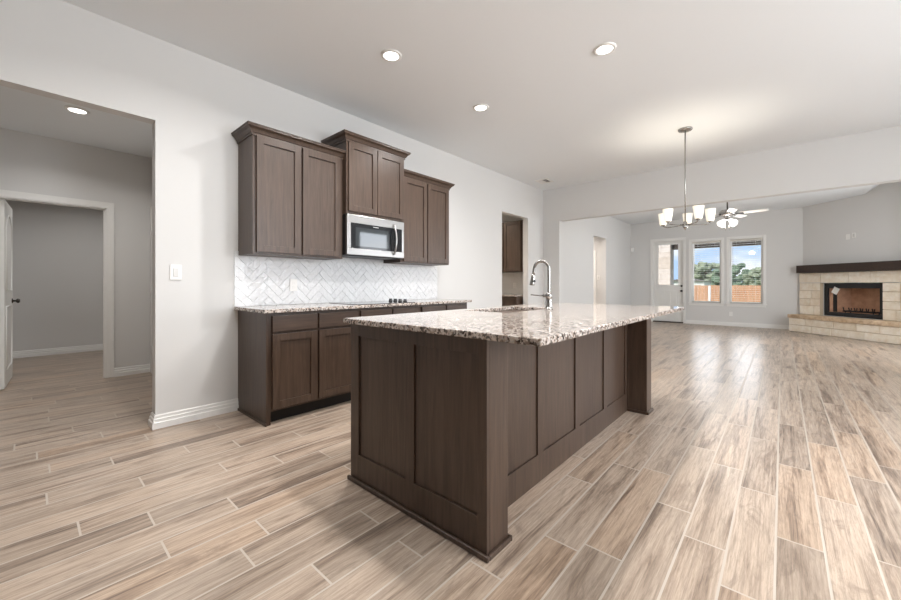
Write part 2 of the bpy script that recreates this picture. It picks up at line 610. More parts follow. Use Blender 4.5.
# ---- door casings
def casing(m, axis, at, a, b, z, wd=.068, th=.018, sgn=1):
    """flat casing with a raised outer band round an opening a..b, top z, on plane axis=at facing sgn"""
    def bx(u0, u1, z0, z1, t):
        if axis == 'x': m.box(at, at + sgn * t, u0, u1, z0, z1)
        else: m.box(u0, u1, at, at + sgn * t, z0, z1)
    for (i, o, t) in ((0, wd, th * .7), (wd * .55, wd, th)):
        bx(a - o, a - i, 0, z + i, t); bx(b + i, b + o, 0, z + i, t); bx(a - o, b + o, z + i, z + o, t)
m = MB(); casing(m, 'x', HW, DO0, DO1, DOZ)
m.box(HW - .12, HW, DO0, DO0 + .012, 0, DOZ); m.box(HW - .12, HW, DO1 - .012, DO1, 0, DOZ); m.box(HW - .12, HW, DO0, DO1, DOZ - .012, DOZ)
m.box(HW - .075, HW - .03, DO1 - .024, DO1 - .012, 0, DOZ - .012)
struct(m.build('trim_1', M['trim']))
m = MB(); m.box(HW + .005, HW + .11, 1.054, 1.07, 0, 2.12); m.box(HW + .05, HW + .11, 1.048, 1.07, 0, 2.10)
m.box(HW + .11, HW + .16, 1.062, 1.07, 0, 2.04)
for hz in (.30, 1.05, 1.80): m.cyl((HW + .115, 1.048, hz - .045), (HW + .115, 1.048, hz + .045), .008, 8)
struct(m.build('trim_2', M['trim']))
m = MB(); casing(m, 'y', FY, D0, D1, DZ, sgn=-1)
m.box(D0, D0 + .018, FY, FY + .16, 0, DZ); m.box(D1 - .018, D1, FY, FY + .16, 0, DZ); m.box(D0, D1, FY, FY + .16, DZ - .018, DZ)
struct(m.build('trim_3', M['trim']))
struct(MB().box(-4.02, -3.94, 10.64, 10.66, 0, 2.10).box(-4.10, -4.02, 10.645, 10.66, 2.02, 2.10).build('trim_4', M['trim']))

# ---- hall door, open into the side room
dr = sroot('door_1', (HW - .1, -.15, 0))
def doorfn(x, y, z):   # local: x along the leaf from the hinge, y across thickness
    c, sn = math.cos(R(3.2)), math.sin(R(3.2))
    return (HW - .1 - c * x + sn * y, -.156 + sn * x + c * y, z)
lf = MB()
def dbox(x0, x1, y0, y1, z0, z1): lf.box(x0, x1, y0, y1, z0, z1, fn=doorfn)
dbox(0, .76, -.035, 0, .012, 2.035)
leaf = lf.build('leaf', M['door'], dr, .002)
mo = MB()
def arch(x0, x1, z0, z1, rise):
    pts = [(x0, z0), (x1, z0), (x1, z1)]
    for i in range(1, 10):
        t = i / 10; pts.append((x1 + (x0 - x1) * t, z1 + rise * math.sin(math.pi * t)))
    pts.append((x0, z1)); pts.append((x0, z0))
    return pts
for pan in (arch(.13, .63, 1.06, 1.78, .12), arch(.13, .63, .20, .88, 0)):
    mo.tube([doorfn(px, .001, pz) for px, pz in pan], .009, 8)
mo.build('panel_molding', M['door'], dr)
kb = MB()
p0, p1 = Vector(doorfn(.70, 0, .93)), Vector(doorfn(.70, .06, .93))
kb.lathe(p0, [(.030, 0), (.030, .006), (.012, .012), (.011, .03), (.026, .04), (.028, .052), (.018, .064)], 20, 0, p1 - p0)
kb.build('door_handle', M['bronze'], dr)

# ---- exterior door with half glass
dr = sroot('door_2', ((D0 + D1) / 2, FY + .06, 0))
dx0, dx1 = D0 + .02, D1 - .02
gx0, gx1, gz0, gz1 = -2.85, -2.30, 1.11, 2.34
y0, y1 = FY + .05, FY + .095
m = MB()
m.box(dx0, gx0, y0, y1, .03, DZ - .02); m.box(gx1, dx1, y0, y1, .03, DZ - .02)
m.box(gx0, gx1, y0, y1, .03, gz0); m.box(gx0, gx1, y0, y1, gz1, DZ - .02)
for i in range(3): m.box(-2.80 + i * .155, -2.80 + i * .155 + .135, y0 - .006, y0, .22, .95)
m.build('leaf', M['door'], dr, .003)
m = MB()
for a in ((gx0 - .02, gx0 + .012, gz0 - .02, gz1 + .02), (gx1 - .012, gx1 + .02, gz0 - .02, gz1 + .02), (gx0, gx1, gz0 - .02, gz0 + .012), (gx0, gx1, gz1 - .012, gz1 + .02)):
    m.box(a[0], a[1], y0 - .012, y0 + .01, a[2], a[3])
m.build('glass_frame', M['trim'], dr)
MB().box(gx0, gx1, y0 + .018, y0 + .022, gz0, gz1).build('pane', M['glass'], dr)
m = MB().lathe((-2.225, y0, 1.09), [(.028, 0), (.028, .010), (.016, .022)], 18, 0, (0, -1, 0))
m.build('deadbolt', M['bronze'], dr)
m = MB().lathe((-2.225, y0, .945), [(.030, 0), (.030, .007), (.012, .014), (.012, .035), (.027, .045), (.027, .06), (.015, .068)], 18, 0, (0, -1, 0))
m.build('door_handle', M['bronze'], dr)
struct(MB().box(D0, D1, FY - .01, FY + .16, .0, .028).build('trim_5', M['threshold']))

# ---- windows
def window(name, x0, x1, z0, z1):
    r = sroot(name, ((x0 + x1) / 2, FY + .08, z0))
    m = MB()
    f = .045
    ya, yb = FY + .07, FY + .13
    m.box(x0, x0 + f, ya, yb, z0, z1); m.box(x1 - f, x1, ya, yb, z0, z1)
    m.box(x0, x1, ya, yb, z0, z0 + f); m.box(x0, x1, ya, yb, z1 - f, z1)
    m.build('window_frame', M['trim'], r, .003)
    m = MB()
    casing_w = .062
    m.box(x0 - casing_w, x0, FY - .016, FY, z0 - .0, z1 + casing_w); m.box(x1, x1 + casing_w, FY - .016, FY, z0, z1 + casing_w)
    m.box(x0, x1, FY - .016, FY, z1, z1 + casing_w)
    m.box(x0, x0 + .012, FY, FY + .07, z0, z1); m.box(x1 - .012, x1, FY, FY + .07, z0, z1); m.box(x0, x1, FY, FY + .07, z1 - .012, z1)
    m.build('casing', M['trim'], r, .003)
    m = MB().box(x0 - .075, x1 + .075, FY - .045, FY + .07, z0 - .028, z0)
    m.box(x0 - .055, x1 + .055, FY - .016, FY, z0 - .085, z0 - .028)
    m.build('window_sill', M['trim'], r, .003)
    MB().box(x0 + f, x1 - f, FY + .096, FY + .100, z0 + f, z1 - f).build('pane', M['glass'], r)
window('window_1', *W1)
window('window_2', *W2)
def blind(x0, x1, z0, z1, label):
    r = thing('window_blind', label, 'blind', ((x0 + x1) / 2, FY + .045, z1 - .012), 'horizontal blinds in the far windows')
    MB().box(x0 + .016, x1 - .016, FY + .02, FY + .066, z1 - .06, z1 - .013).build('headrail', M['headrail'], r)
    m = MB()
    n = 28
    for i in range(n):
        z = z1 - .085 - i * (z1 - z0 - .12) / n
        m.box(x0 + .018, x1 - .018, FY + .022, FY + .064, z, z + .005)
    sl = m.build('slats', M['blind'], r)
    m = MB()
    for fx in (.22, .78):
        xx = x0 + (x1 - x0) * fx
        m.box(xx - .0012, xx + .0012, FY + .020, FY + .0216, z0 + .03, z1 - .06)
    m.build('ladder_cord', M['blind'], r)
    MB().box(x0 + .018, x1 - .018, FY + .024, FY + .062, z0 + .008, z0 + .026).build('bottom_rail', M['headrail'], r)
    MB().cyl((x0 + .075, FY + .012, z1 - .07), (x0 + .075, FY + .012, z1 - .75), .005, 8).build('wand', M['headrail'], r)
blind(*W1, 'white horizontal blind in the window next to the back door')
blind(*W2, 'white horizontal blind in the window nearest the fireplace')

# unseen windows that let the daylight in
def plain_window(name, axis, at, a, b, z0, z1):
    r = sroot(name, ((at, (a + b) / 2, z0) if axis == 'x' else ((a + b) / 2, at, z0)))
    m = MB()
    def bx(u0, u1, za, zb, t0=.04, t1=.09):
        if axis == 'x': m.box(at + t0, at + t1, u0, u1, za, zb)
        else: m.box(u0, u1, at - t1, at - t0, za, zb)
    bx(a, a + .05, z0, z1); bx(b - .05, b, z0, z1); bx(a, b, z0, z0 + .05); bx(a, b, z1 - .05, z1); bx(a, b, (z0 + z1) / 2 - .02, (z0 + z1) / 2 + .02)
    m.build('window_frame', M['trim'], r)
for i, wy in enumerate(WINY): plain_window('window_%d' % (3 + i), 'x', RX, wy - .6, wy + .6, .65, 2.85)
plain_window('window_6', 'x', ex, 8.0, 10.4, .65, 2.42)  # unseen window, put in to admit more light to the living room

# ================================================================== cabinets
def shaker(m, X, y0, y1, z0, z1, th=.02, fr=.058, rec=.012):
    """frame-and-panel front whose face is x = X, facing +x"""
    xb = X - th
    m.box(xb, X, y0, y0 + fr, z0, z1); m.box(xb, X, y1 - fr, y1, z0, z1)
    m.box(xb, X, y0 + fr, y1 - fr, z0, z0 + fr); m.box(xb, X, y0 + fr, y1 - fr, z1 - fr, z1)
    m.box(xb, X - rec, y0 + fr, y1 - fr, z0 + fr, z1 - fr)
def slab(m, X, y0, y1, z0, z1, th=.02): m.box(X - th, X, y0, y1, z0, z1)

ZB, ZT = .897, .927
def base_cabinet(label, y0, y1, fronts, end=False):
    r = thing('base_cabinet', label, 'cabinet', ((KX - 3.06) / 2, (y0 + y1) / 2, 0), 'lower cabinets along the kitchen wall')
    m = MB()
    m.box(KX + .002, -3.06, y0, y1, .105, ZB)
    if end:
        m.box(KX + .002, -3.06, y0, y0 + .02, 0, .105)
        m.box(-3.10, -3.06, y0 + .02, y0 + .035, 0, .105)
    m.build('body', M['wood'], r)
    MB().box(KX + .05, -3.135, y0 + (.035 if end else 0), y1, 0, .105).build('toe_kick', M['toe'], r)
    if end:
        m = MB().box(KX + .02, -3.045, y0 - .010, y0, 0, .022)
        m.build('shoe_molding', M['wood'], r, .003)
    for a, b in fronts:
        m = MB(); shaker(m, -3.038, a, b, .125, .725); m.build('door', M['wood'], r, .0015)
        m = MB(); slab(m, -3.038, a, b, .745, .872); m.build('drawer', M['woodx'], r, .002)
    return r
base_cabinet('stained wood base cabinet at the near end of the run beside the light switch wall', 1.256, 2.12, ((1.298, 1.682), (1.700, 2.105)), True)
base_cabinet('stained wood base cabinet under the black cooktop', 2.12, 2.93, ((2.135, 2.516), (2.534, 2.918)))
base_cabinet('stained wood base cabinet at the far end of the run, right of the cooktop', 2.93, 3.78, ((2.956, 3.345), (3.372, 3.755)))

m = MB().box(KX + .012, -3.015, 1.222, 3.83, ZB + .0005, ZT)
o = m.build('countertop', M['granite'], None, .004)
tag(o, 'long speckled granite countertop on the lower cabinets against the tiled wall', 'countertop')

# cooktop
ck = thing('cooktop', 'black glass electric cooktop set in the granite counter below the microwave', 'cooktop', (-3.33, 2.50, ZT))
MB().box(-3.60, -3.075, 2.125, 2.885, ZT + .0005, ZT + .004).build('glass_top', M['blackglass'], ck, .003)
for i in range(4):
    MB().lathe((-3.46 + .085 * i, 2.845, ZT + .004), [(.024, 0), (.024, .006), (.020, .008), (.018, .028), (.014, .030)], 18).build('knob', M['black'], ck)
for bx_, by_, br in ((-3.47, 2.30, .075), (-3.22, 2.30, .10), (-3.47, 2.60, .10), (-3.22, 2.60, .075)):
    n = 40
    m = MB()
    for i in range(n):
        a0, a1 = 2 * math.pi * i / n, 2 * math.pi * (i + 1) / n
        b = len(m.v)
        for rr, aa in ((br, a0), (br, a1), (br - .003, a1), (br - .003, a0)): m.v.append((bx_ + rr * math.cos(aa), by_ + rr * math.sin(aa), ZT + .0044))
        m.face([b, b + 1, b + 2, b + 3])
    m.build('burner_ring', M['ringmark'], ck)

# herringbone backsplash
def clip(poly, x0, x1, y0, y1):
    for ax, lim, keep in ((0, x0, 1), (0, x1, -1), (1, y0, 1), (1, y1, -1)):
        out = []
        for i in range(len(poly)):
            a, b = poly[i - 1], poly[i]
            da, db = keep * (a[ax] - lim), keep * (b[ax] - lim)
            if (da >= 0) != (db >= 0):
                t = da / (da - db); out.append((a[0] + (b[0] - a[0]) * t, a[1] + (b[1] - a[1]) * t))
            if db >= 0: out.append(b)
        poly = out
        if len(poly) < 3: return []
    return poly
bs = MB()
SY0, SY1, SZ0, SZ1 = 1.225, 3.845, ZT + .002, 1.425
bs.box(KX + .0005, KX + .006, SY0, SY1, SZ0, SZ1, 1)
W_, n_ = .066, 3
L_ = W_ * n_
def tile(a, b, w_, h_):
    gq = .0014
    P = [(a + gq, b + gq), (a + w_ - gq, b + gq), (a + w_ - gq, b + h_ - gq), (a + gq, b + h_ - gq)]
    c, s_ = math.cos(R(45)), math.sin(R(45))
    P = [(2.5 + x * c - y * s_, 1.15 + x * s_ + y * c) for x, y in P]
    zc = sum(p[1] for p in P) / 4
    P = clip(P, SY0, SY1, SZ0, SZ1)
    if len(P) < 3: return
    ty, tz = random.gauss(0, .014), random.gauss(0, .014)
    yc = sum(p[0] for p in P) / len(P)
    zc = sum(p[1] for p in P) / len(P)
    bs.prism(P, KX + .005, KX + .0115, 0, fn=lambda y, z, x: (x + ((y - yc) * ty + (z - zc) * tz if x > KX + .008 else 0), y, z))
for i in range(-40, 41):
    for j in range(-14, 15):
        ox, oy = i * W_, i * W_
        a = j * 2 * L_
        # horizontal plank, then vertical plank: classic herringbone lattice
        tile(ox + j * L_ * 1.0 * 1 + 0, oy - j * L_ + 0, L_, W_)
        tile(ox + j * L_ + L_ - 0, oy - j * L_ + W_ - L_, W_, L_)
o = bs.build('tile_backsplash', [M['tile'], M['tilegrout']], None)
tag(o, 'glossy white herringbone tile backsplash between the counter and the upper cabinets', 'backsplash')

# upper cabinets
def crown(m, xw, xf, y0, y1, z, prof):
    for i in range(len(prof) - 1):
        pass
    rings = []
    for off, dz in prof:
        rings.append([(xw, y0 - off, z + dz), (xf + off, y0 - off, z + dz), (xf + off, y1 + off, z + dz), (xw, y1 + off, z + dz)])
    m.rings(rings, 0, False)
CROWN = [(.004, -.012), (.010, -.012), (.010, .006), (.017, .009), (.021, .018), (.031, .034), (.047, .045), (.052, .048), (.052, .060), (.058, .062), (.058, .070)]
def wall_cabinet(label, y0, y1, z0, z1, xf, fronts, dz0, dz1):
    r = thing('wall_cabinet', label, 'cabinet', (KX, (y0 + y1) / 2, z0), 'upper cabinets on the kitchen wall')
    m = MB().box(KX + .002, xf - .02, y0, y1, z0, z1)
    m.build('body', M['wood'], r, .001)
    for a, b in fronts:
        m = MB(); shaker(m, xf, a, b, dz0, dz1); m.build('door', M['wood'], r, .0015)
    m = MB(); crown(m, KX + .002, xf - .02, y0, y1, z1, CROWN); m.build('crown_molding', M['wood'], r)
    return r
UF = -3.315
U2 = -3.25
wall_cabinet('tall two-door upper cabinet left of the microwave', 1.258, 2.118, 1.385, 2.397, UF, ((1.285, 1.672), (1.692, 2.085)), 1.402, 2.386)
wall_cabinet('shorter, raised two-door upper cabinet above the microwave', 2.120, 2.886, 1.842, 2.577, U2, ((2.140, 2.492), (2.500, 2.868)), 1.868, 2.560)
wall_cabinet('two-door upper cabinet right of the microwave', 2.888, 3.735, 1.385, 2.397, UF, ((2.925, 3.310), (3.328, 3.718)), 1.402, 2.386)

# microwave
mw = thing('microwave', 'stainless over-the-range microwave mounted under the raised upper cabinet', 'microwave', (KX, 2.503, 1.425))
MF = -3.262
my0, my1, mz0, mz1 = 2.126, 2.880, 1.425, 1.838
MB().box(KX + .01, MF - .03, my0, my1, mz0, mz1).build('body', M['black'], mw, .003)
yd = 2.735
m = MB()
m.box(MF - .03, MF, my0, my1, mz1 - .085, mz1); m.box(MF - .03, MF, my0, my1, mz0 + .004, mz0 + .07)
m.box(MF - .03, MF, my0, my0 + .045, mz0 + .07, mz1 - .085); m.box(MF - .03, MF, my1 - .03, my1, mz0 + .07, mz1 - .085)
m.build('front_frame', M['steel'], mw, .003)
MB().box(MF - .028, MF - .004, my0 + .045, yd, mz0 + .07, mz1 - .085).build('door_glass', M['blackglass'], mw)
MB().box(MF - .004, MF - .0025, my0 + .10, yd - .075, mz0 + .095, mz1 - .125).build('viewing_window', M['smoke'], mw)
MB().box(MF - .028, MF - .003, yd + .004, my1 - .03, mz0 + .07, mz1 - .085).build('control_panel', M['blackglass'], mw)
MB().box(MF - .004, MF - .0022, 2.45, 2.52, mz1 - .106, mz1 - .099).build('maker_mark', mat('silver_print', (.5, .5, .5, 1), .4), mw)
hy = 2.725
pts = []
for i in range(15):
    t = i / 14
    pts.append((MF + .008 + .042 * math.sin(math.pi * t) ** .7, hy, mz0 + .035 + t * .33))
MB().tube(pts, .0105, 12).build('handle', M['steel'], mw)
m = MB().box(MF - .30, MF - .04, my0 + .06, my1 - .06, mz0 - .006, mz0)
m.build('vent_grille', M['black'], mw)

# ================================================================== island
isl = thing('kitchen_island', 'stained wood kitchen island with panelled end and back under granite', 'island', (-1.38, 2.47, 0))
IX0, IX1, IXB, IY0, IY1 = -1.865, -.90, -1.034, 1.24, 3.71
m = MB().box(IX0, IXB - .012, IY0 + .02, IY1 - .02, 0, ZB)
m.build('body', M['wood'], isl)
# near end: frame and two recessed panels
def end_panel(y, sgn):
    m = MB()
    ya, yb = (y, y + sgn * .02)
    for x0, x1 in ((IX0, -1.79), (-1.40, -1.335), (-.95, IX1)): m.box(x0, x1, ya, yb, 0, ZB)
    for x0, x1 in ((-1.79, -1.40), (-1.335, -.95)):
        m.box(x0, x1, ya, yb, 0, .16); m.box(x0, x1, ya, yb, .832, ZB); m.box(x0, x1, ya + sgn * .010, yb, .16, .832)
    return m.build('end_panel', M['wood'], isl, .001)
end_panel(IY0, 1)
end_panel(IY1, -1)
# back (seating side): rails, stiles, recessed panels
m = MB()
ys_ = [(1.39, 1.46), (1.915, 1.985), (2.43, 2.50), (2.96, 3.03), (3.487, 3.56)]
for a, b in ys_: m.box(IXB - .012, IXB, a, b, .158, ZB - .03)
m.box(IXB - .012, IXB, 1.39, 3.56, 0, .158); m.box(IXB - .012, IXB, 1.39, 3.56, ZB - .03, ZB)
for i in range(4): m.box(IXB - .012, IXB - .009, ys_[i][1], ys_[i + 1][0], .158, ZB - .03)
m.build('back_panel', M['wood'], isl, .001)
# support posts under the overhang
MB().box(IXB - .01, IX1, IY0 + .021, 1.397, 0, ZB).build('post', M['wood'], isl, .002)
PX = -.875
m = MB().box(IXB - .01, PX, 3.55, IY1 - .021, 0, ZB)
m.box(IXB + .004, IXB + .012, 3.546, 3.55, 0, ZB); m.box(PX - .022, PX, 3.546, 3.55, 0, ZB)
m.build('post', M['wood'], isl, .002)
# base shoe
m = MB()
m.box(IX0 - .016, IX1 + .016, IY0 - .016, IY0, 0, .024); m.box(IX1, IX1 + .016, IY0, 1.397, 0, .024); m.box(IXB, IX1 + .016, 1.397, 1.412, 0, .024)
m.build('shoe_molding', M['wood'], isl, .005)
m = MB()
m.box(PX, PX + .016, 3.535, IY1, 0, .024); m.box(IXB, PX + .016, 3.535, 3.55, 0, .024)
m.build('shoe_molding', M['wood'], isl, .005)
# kitchen-side doors
for i in range(4):
    a = 1.28 + i * .61
    m = MB()
    shaker(m, IX0, a, a + .57, .125, .872)
    m.v = [(2 * IX0 - x, y, z) for x, y, z in m.v]
    m.f = [list(reversed(f)) for f in m.f]
    m.build('door', M['wood'], isl, .0015)

# island counter with the sink cut out
SX0, SX1, SYa, SYb = -1.80, -1.43, 2.20, 2.90
cx0, cx1, cy0, cy1 = -1.922, -.65, 1.224, 3.86
m = MB()
xs_, ys2 = [cx0, SX0, SX1, cx1], [cy0, SYa, SYb, cy1]
idx = {}
for zi, z in enumerate((ZB + .0005, ZT)):
    for i, x in enumerate(xs_):
        for j, y in enumerate(ys2):
            idx[i, j, zi] = len(m.v); m.v.append((x, y, z))
for i in range(3):
    for j in range(3):
        if (i, j) == (1, 1): continue
        m.face([idx[i, j, 1], idx[i + 1, j, 1], idx[i + 1, j + 1, 1], idx[i, j + 1, 1]])
        m.face([idx[i, j, 0], idx[i, j + 1, 0], idx[i + 1, j + 1, 0], idx[i + 1, j, 0]])
for i in range(3):
    m.face([idx[i, 0, 0], idx[i + 1, 0, 0], idx[i + 1, 0, 1], idx[i, 0, 1]]); m.face([idx[i + 1, 3, 0], idx[i, 3, 0], idx[i, 3, 1], idx[i + 1, 3, 1]])
    m.face([idx[3, i, 0], idx[3, i + 1, 0], idx[3, i + 1, 1], idx[3, i, 1]]); m.face([idx[0, i + 1, 0], idx[0, i, 0], idx[0, i, 1], idx[0, i + 1, 1]])
m.face([idx[1, 1, 0], idx[1, 1, 1], idx[2, 1, 1], idx[2, 1, 0]]); m.face([idx[2, 2, 0], idx[2, 2, 1], idx[1, 2, 1], idx[1, 2, 0]])
m.face([idx[1, 2, 0], idx[1, 2, 1], idx[1, 1, 1], idx[1, 1, 0]]); m.face([idx[2, 1, 0], idx[2, 1, 1], idx[2, 2, 1], idx[2, 2, 0]])
o = m.build('island_countertop', M['granite'], None, .005)
tag(o, 'large speckled granite slab on top of the kitchen island', 'countertop')

# sink basin hung under the cut-out
m = MB()
t = .003
sx0, sx1, sy0, sy1 = SX0 - .004, SX1 + .004, SYa - .004, SYb + .004
zt, zb = ZB - .0005, ZB - .20
m.box(sx0 - t, sx0, sy0, sy1, zb, zt); m.box(sx1, sx1 + t, sy0, sy1, zb, zt)
m.box(sx0, sx1, sy0 - t, sy0, zb, zt); m.box(sx0, sx1, sy1, sy1 + t, zb, zt)
m.box(sx0 - t, sx1 + t, sy0 - t, sy1 + t, zb - t, zb)
snk = thing('sink', 'stainless undermount sink set into the island countertop', 'sink', ((SX0 + SX1) / 2, (SYa + SYb) / 2, zb))
m.build('basin', M['steel'], snk)
MB().lathe(((SX0 + SX1) / 2, (SYa + SYb) / 2, zb), [(.045, 0), (.045, .003), (.03, .004)], 20).build('drain', M['nickel'], snk)

# faucet
FX, FYc = -1.402, 2.775
fc = thing('faucet', 'brushed nickel gooseneck kitchen faucet standing behind the island sink', 'faucet', (FX, FYc, ZT))
MB().lathe((FX, FYc, ZT), [(.034, 0), (.034, .006), (.028, .010), (.027, .03), (.024, .075), (.023, .088), (.026, .092), (.026, .122), (.017, .132)], 24).build('body', M['nickel'], fc)
dvx, dvy = Vector((-1, -.30, 0)).normalized().x, Vector((-1, -.30, 0)).normalized().y
pts = []
H0 = ZT + .12
prof = [(0, .02 * i) for i in range(10)]
rad, hc = .058, .205
for i in range(1, 16):
    a = R(180 - (180 - 8) * i / 15)
    prof.append((rad + rad * math.cos(a), hc + rad * 1.05 * math.sin(a)))
for i in range(1, 4): prof.append((prof[-1][0] + .02 * math.sin(R(8)), prof[-1][1] - .02 * math.cos(R(8))))
pts = [(FX + dvx * d, FYc + dvy * d, H0 + z) for d, z in prof]
MB().tube(pts, .0125, 14).build('spout', M['nickel'], fc)
e = Vector(pts[-1]); dr_ = (Vector(pts[-1]) - Vector(pts[-2])).normalized()
MB().lathe(e - dr_ * .005, [(.013, 0), (.015, .01), (.017, .03), (.0205, .075), (.0205, .088), (.015, .09)], 18, 0, dr_).build('spray_head', M['nickel'], fc)
bt = MB().cyl(e + dr_ * .05 + Vector((.014, -.004, 0)), e + dr_ * .05 + Vector((.022, -.007, 0)), .011, 12)
bt.build('spray_button', M['black'], fc)
m = MB().cyl((FX, FYc, ZT + .107), (FX + dvx * .045, FYc + dvy * .045, ZT + .107), .013, 16)
m.tube([(FX + dvx * .04, FYc + dvy * .04, ZT + .107), (FX + dvx * .09, FYc + dvy * .09, ZT + .110), (FX + dvx * .145, FYc + dvy * .145, ZT + .113)], [.006, .0055, .0045], 10)
m.build('lever_handle', M['nickel'], fc)

# ================================================================== ceiling things
def can_light(x, y, z, label, group, watts, col=(1, .98, .96), first=[None]):
    r = thing('recessed_light', label, 'ceiling light', (x, y, z), group)
    if first[0] is None:
        a = MB().lathe((x, y, z), [(.088, 0), (.088, -.004), (.078, -.010), (.064, -.011), (.062, -.004)], 36, cap0=False, cap1=False).build('trim_ring', M['trim'], r)
        b = MB().lathe((x, y, z - .003), [(.063, 0), (.063, -.002)], 32).build('lens', M['lens'], r)
        first[0] = (a, b)
    else:
        for c in first[0]:
            d = c.copy(); COL.objects.link(d); d.parent = r
    l = light('recessed_lamp', 'AREA', (0, 0, -.02), watts, col, shape='DISK', size=.13, spread=R(150))
    l.parent = r
    return r
GC = 'recessed lights in the kitchen ceiling'
can_light(-2.46, 2.03, CZ, 'recessed ceiling light nearest the tall upper cabinets, foremost of the left pair', GC, 22)
can_light(-2.453, 3.27, CZ, 'recessed ceiling light farthest from the viewer, right of the upper cabinets', GC, 22)
can_light(-1.086, 3.13, CZ, 'recessed ceiling light above the island, rightmost of the three', GC, 22)
can_light(-4.95, .315, HC, 'recessed ceiling light in the hall beyond the wide opening', 'recessed light in the hall', 11)
can_light(-1.086, 1.88, CZ, 'recessed ceiling light above the near end of the island, outside the frame', GC, 22)  # unseen lamp added to brighten the near kitchen
can_light(-2.46, .78, CZ, 'recessed ceiling light by the wide hall opening, outside the frame', GC, 15)  # added out of view to light the floor at the left
can_light(.35, 1.88, CZ, 'recessed ceiling light right of the viewer, outside the frame', GC, 22)  # extra unseen lamp for brightness near the camera
can_light(-7.4, .6, HC, 'recessed ceiling light in the room beyond the hall door', 'recessed light in the side room', 12)  # hidden lamp added to light the side room
can_light(-4.7, 9.85, HC, 'recessed ceiling light in the corridor off the living room', 'recessed light in the corridor', 30, (1, .90, .82))  # unseen warm lamp added to brighten the corridor
can_light(-4.9, 5.7, HC, 'recessed ceiling light in the pantry', 'recessed light in the pantry', 26, (1, .86, .70))  # unseen warm lamp added to brighten the pantry

av = thing('air_vent', 'small white air vent in the ceiling corner above the pantry doorway', 'air vent', (-3.30, 6.35, CZ))
m = MB(); m.box(-3.42, -3.18, 6.21, 6.24, CZ - .012, CZ); m.box(-3.42, -3.18, 6.46, 6.49, CZ - .012, CZ); m.box(-3.42, -3.39, 6.24, 6.46, CZ - .012, CZ); m.box(-3.21, -3.18, 6.24, 6.46, CZ - .012, CZ)
m.build('frame', M['plate'], av)
m = MB()
for i in range(8):
    x = -3.385 + i * .0225
    tl = .010 if i < 4 else -.010
    m.box(x, x + .014, 6.24, 6.46, CZ - .011, CZ - .009, fn=lambda px, py, pz, x=x, tl=tl: (px, py, pz + (px - x - .007) / .007 * tl * .6 + .004))
m.box(-3.39, -3.21, 6.24, 6.46, CZ - .002, CZ, 1)  # dark sheet stands in for the shade between the louvers
m.build('louvers', [M['plate'], M['cabin']], av)

# chandelier
HX, HYc = -.900, 5.399
ch = thing('chandelier', 'five-light brushed nickel chandelier with frosted glass shades hanging on a rod', 'chandelier', (HX, HYc, CZ))
MB().lathe((HX, HYc, CZ), [(.078, 0), (.078, -.012), (.070, -.022), (.02, -.03)], 32).build('canopy', M['nickel'], ch)
MB().cyl((HX, HYc, CZ - .028), (HX, HYc, 1.90), .0075, 14).build('rod', M['nickel'], ch)
MB().lathe((HX, HYc, 1.91), [(.010, 0), (.022, -.015), (.024, -.055), (.030, -.065), (.020, -.085), (.008, -.10), (.004, -.112)], 24).build('hub', M['nickel'], ch)
toc = Vector((-HX, -HYc, 0)).normalized()
lat = Vector((toc.y * -1, toc.x, 0))
lat = Vector((-toc.y, toc.x, 0))
if lat.x < 0: lat = -lat
for k in range(5):
    ph = R(30 + 72 * k)
    d = toc * math.cos(ph) + lat * math.sin(ph)
    P = Vector((HX, HYc, 0)) + d * .265
    m = MB()
    m.tube([(HX + d.x * .015, HYc + d.y * .015, 1.865), (HX + d.x * .12, HYc + d.y * .12, 1.858), (HX + d.x * .21, HYc + d.y * .21, 1.858), (P.x - d.x * .02, P.y - d.y * .02, 1.866), (P.x, P.y, 1.885)], .0065, 10)
    arm = m.build('arm', M['nickel'], ch)
    m = MB().lathe((P.x, P.y, 1.880), [(.012, 0), (.028, .006), (.028, .018), (.020, .024), (.019, .05)], 20)
    so = m.build('socket_cup', M['nickel'], arm)
    m = MB().lathe((P.x, P.y, 1.894), [(.035, 0), (.040, .02), (.058, .148), (.0555, .148), (.038, .022), (.033, .004)], 28, cap0=False, cap1=False)
    m.build('glass_shade', M['shade'], arm)
    l = light('chandelier_bulb', 'POINT', (P.x - HX, P.y - HYc, 1.97 - CZ), 5.0, (1, .90, .75), shadow_soft_size=.02)
    l.parent = ch

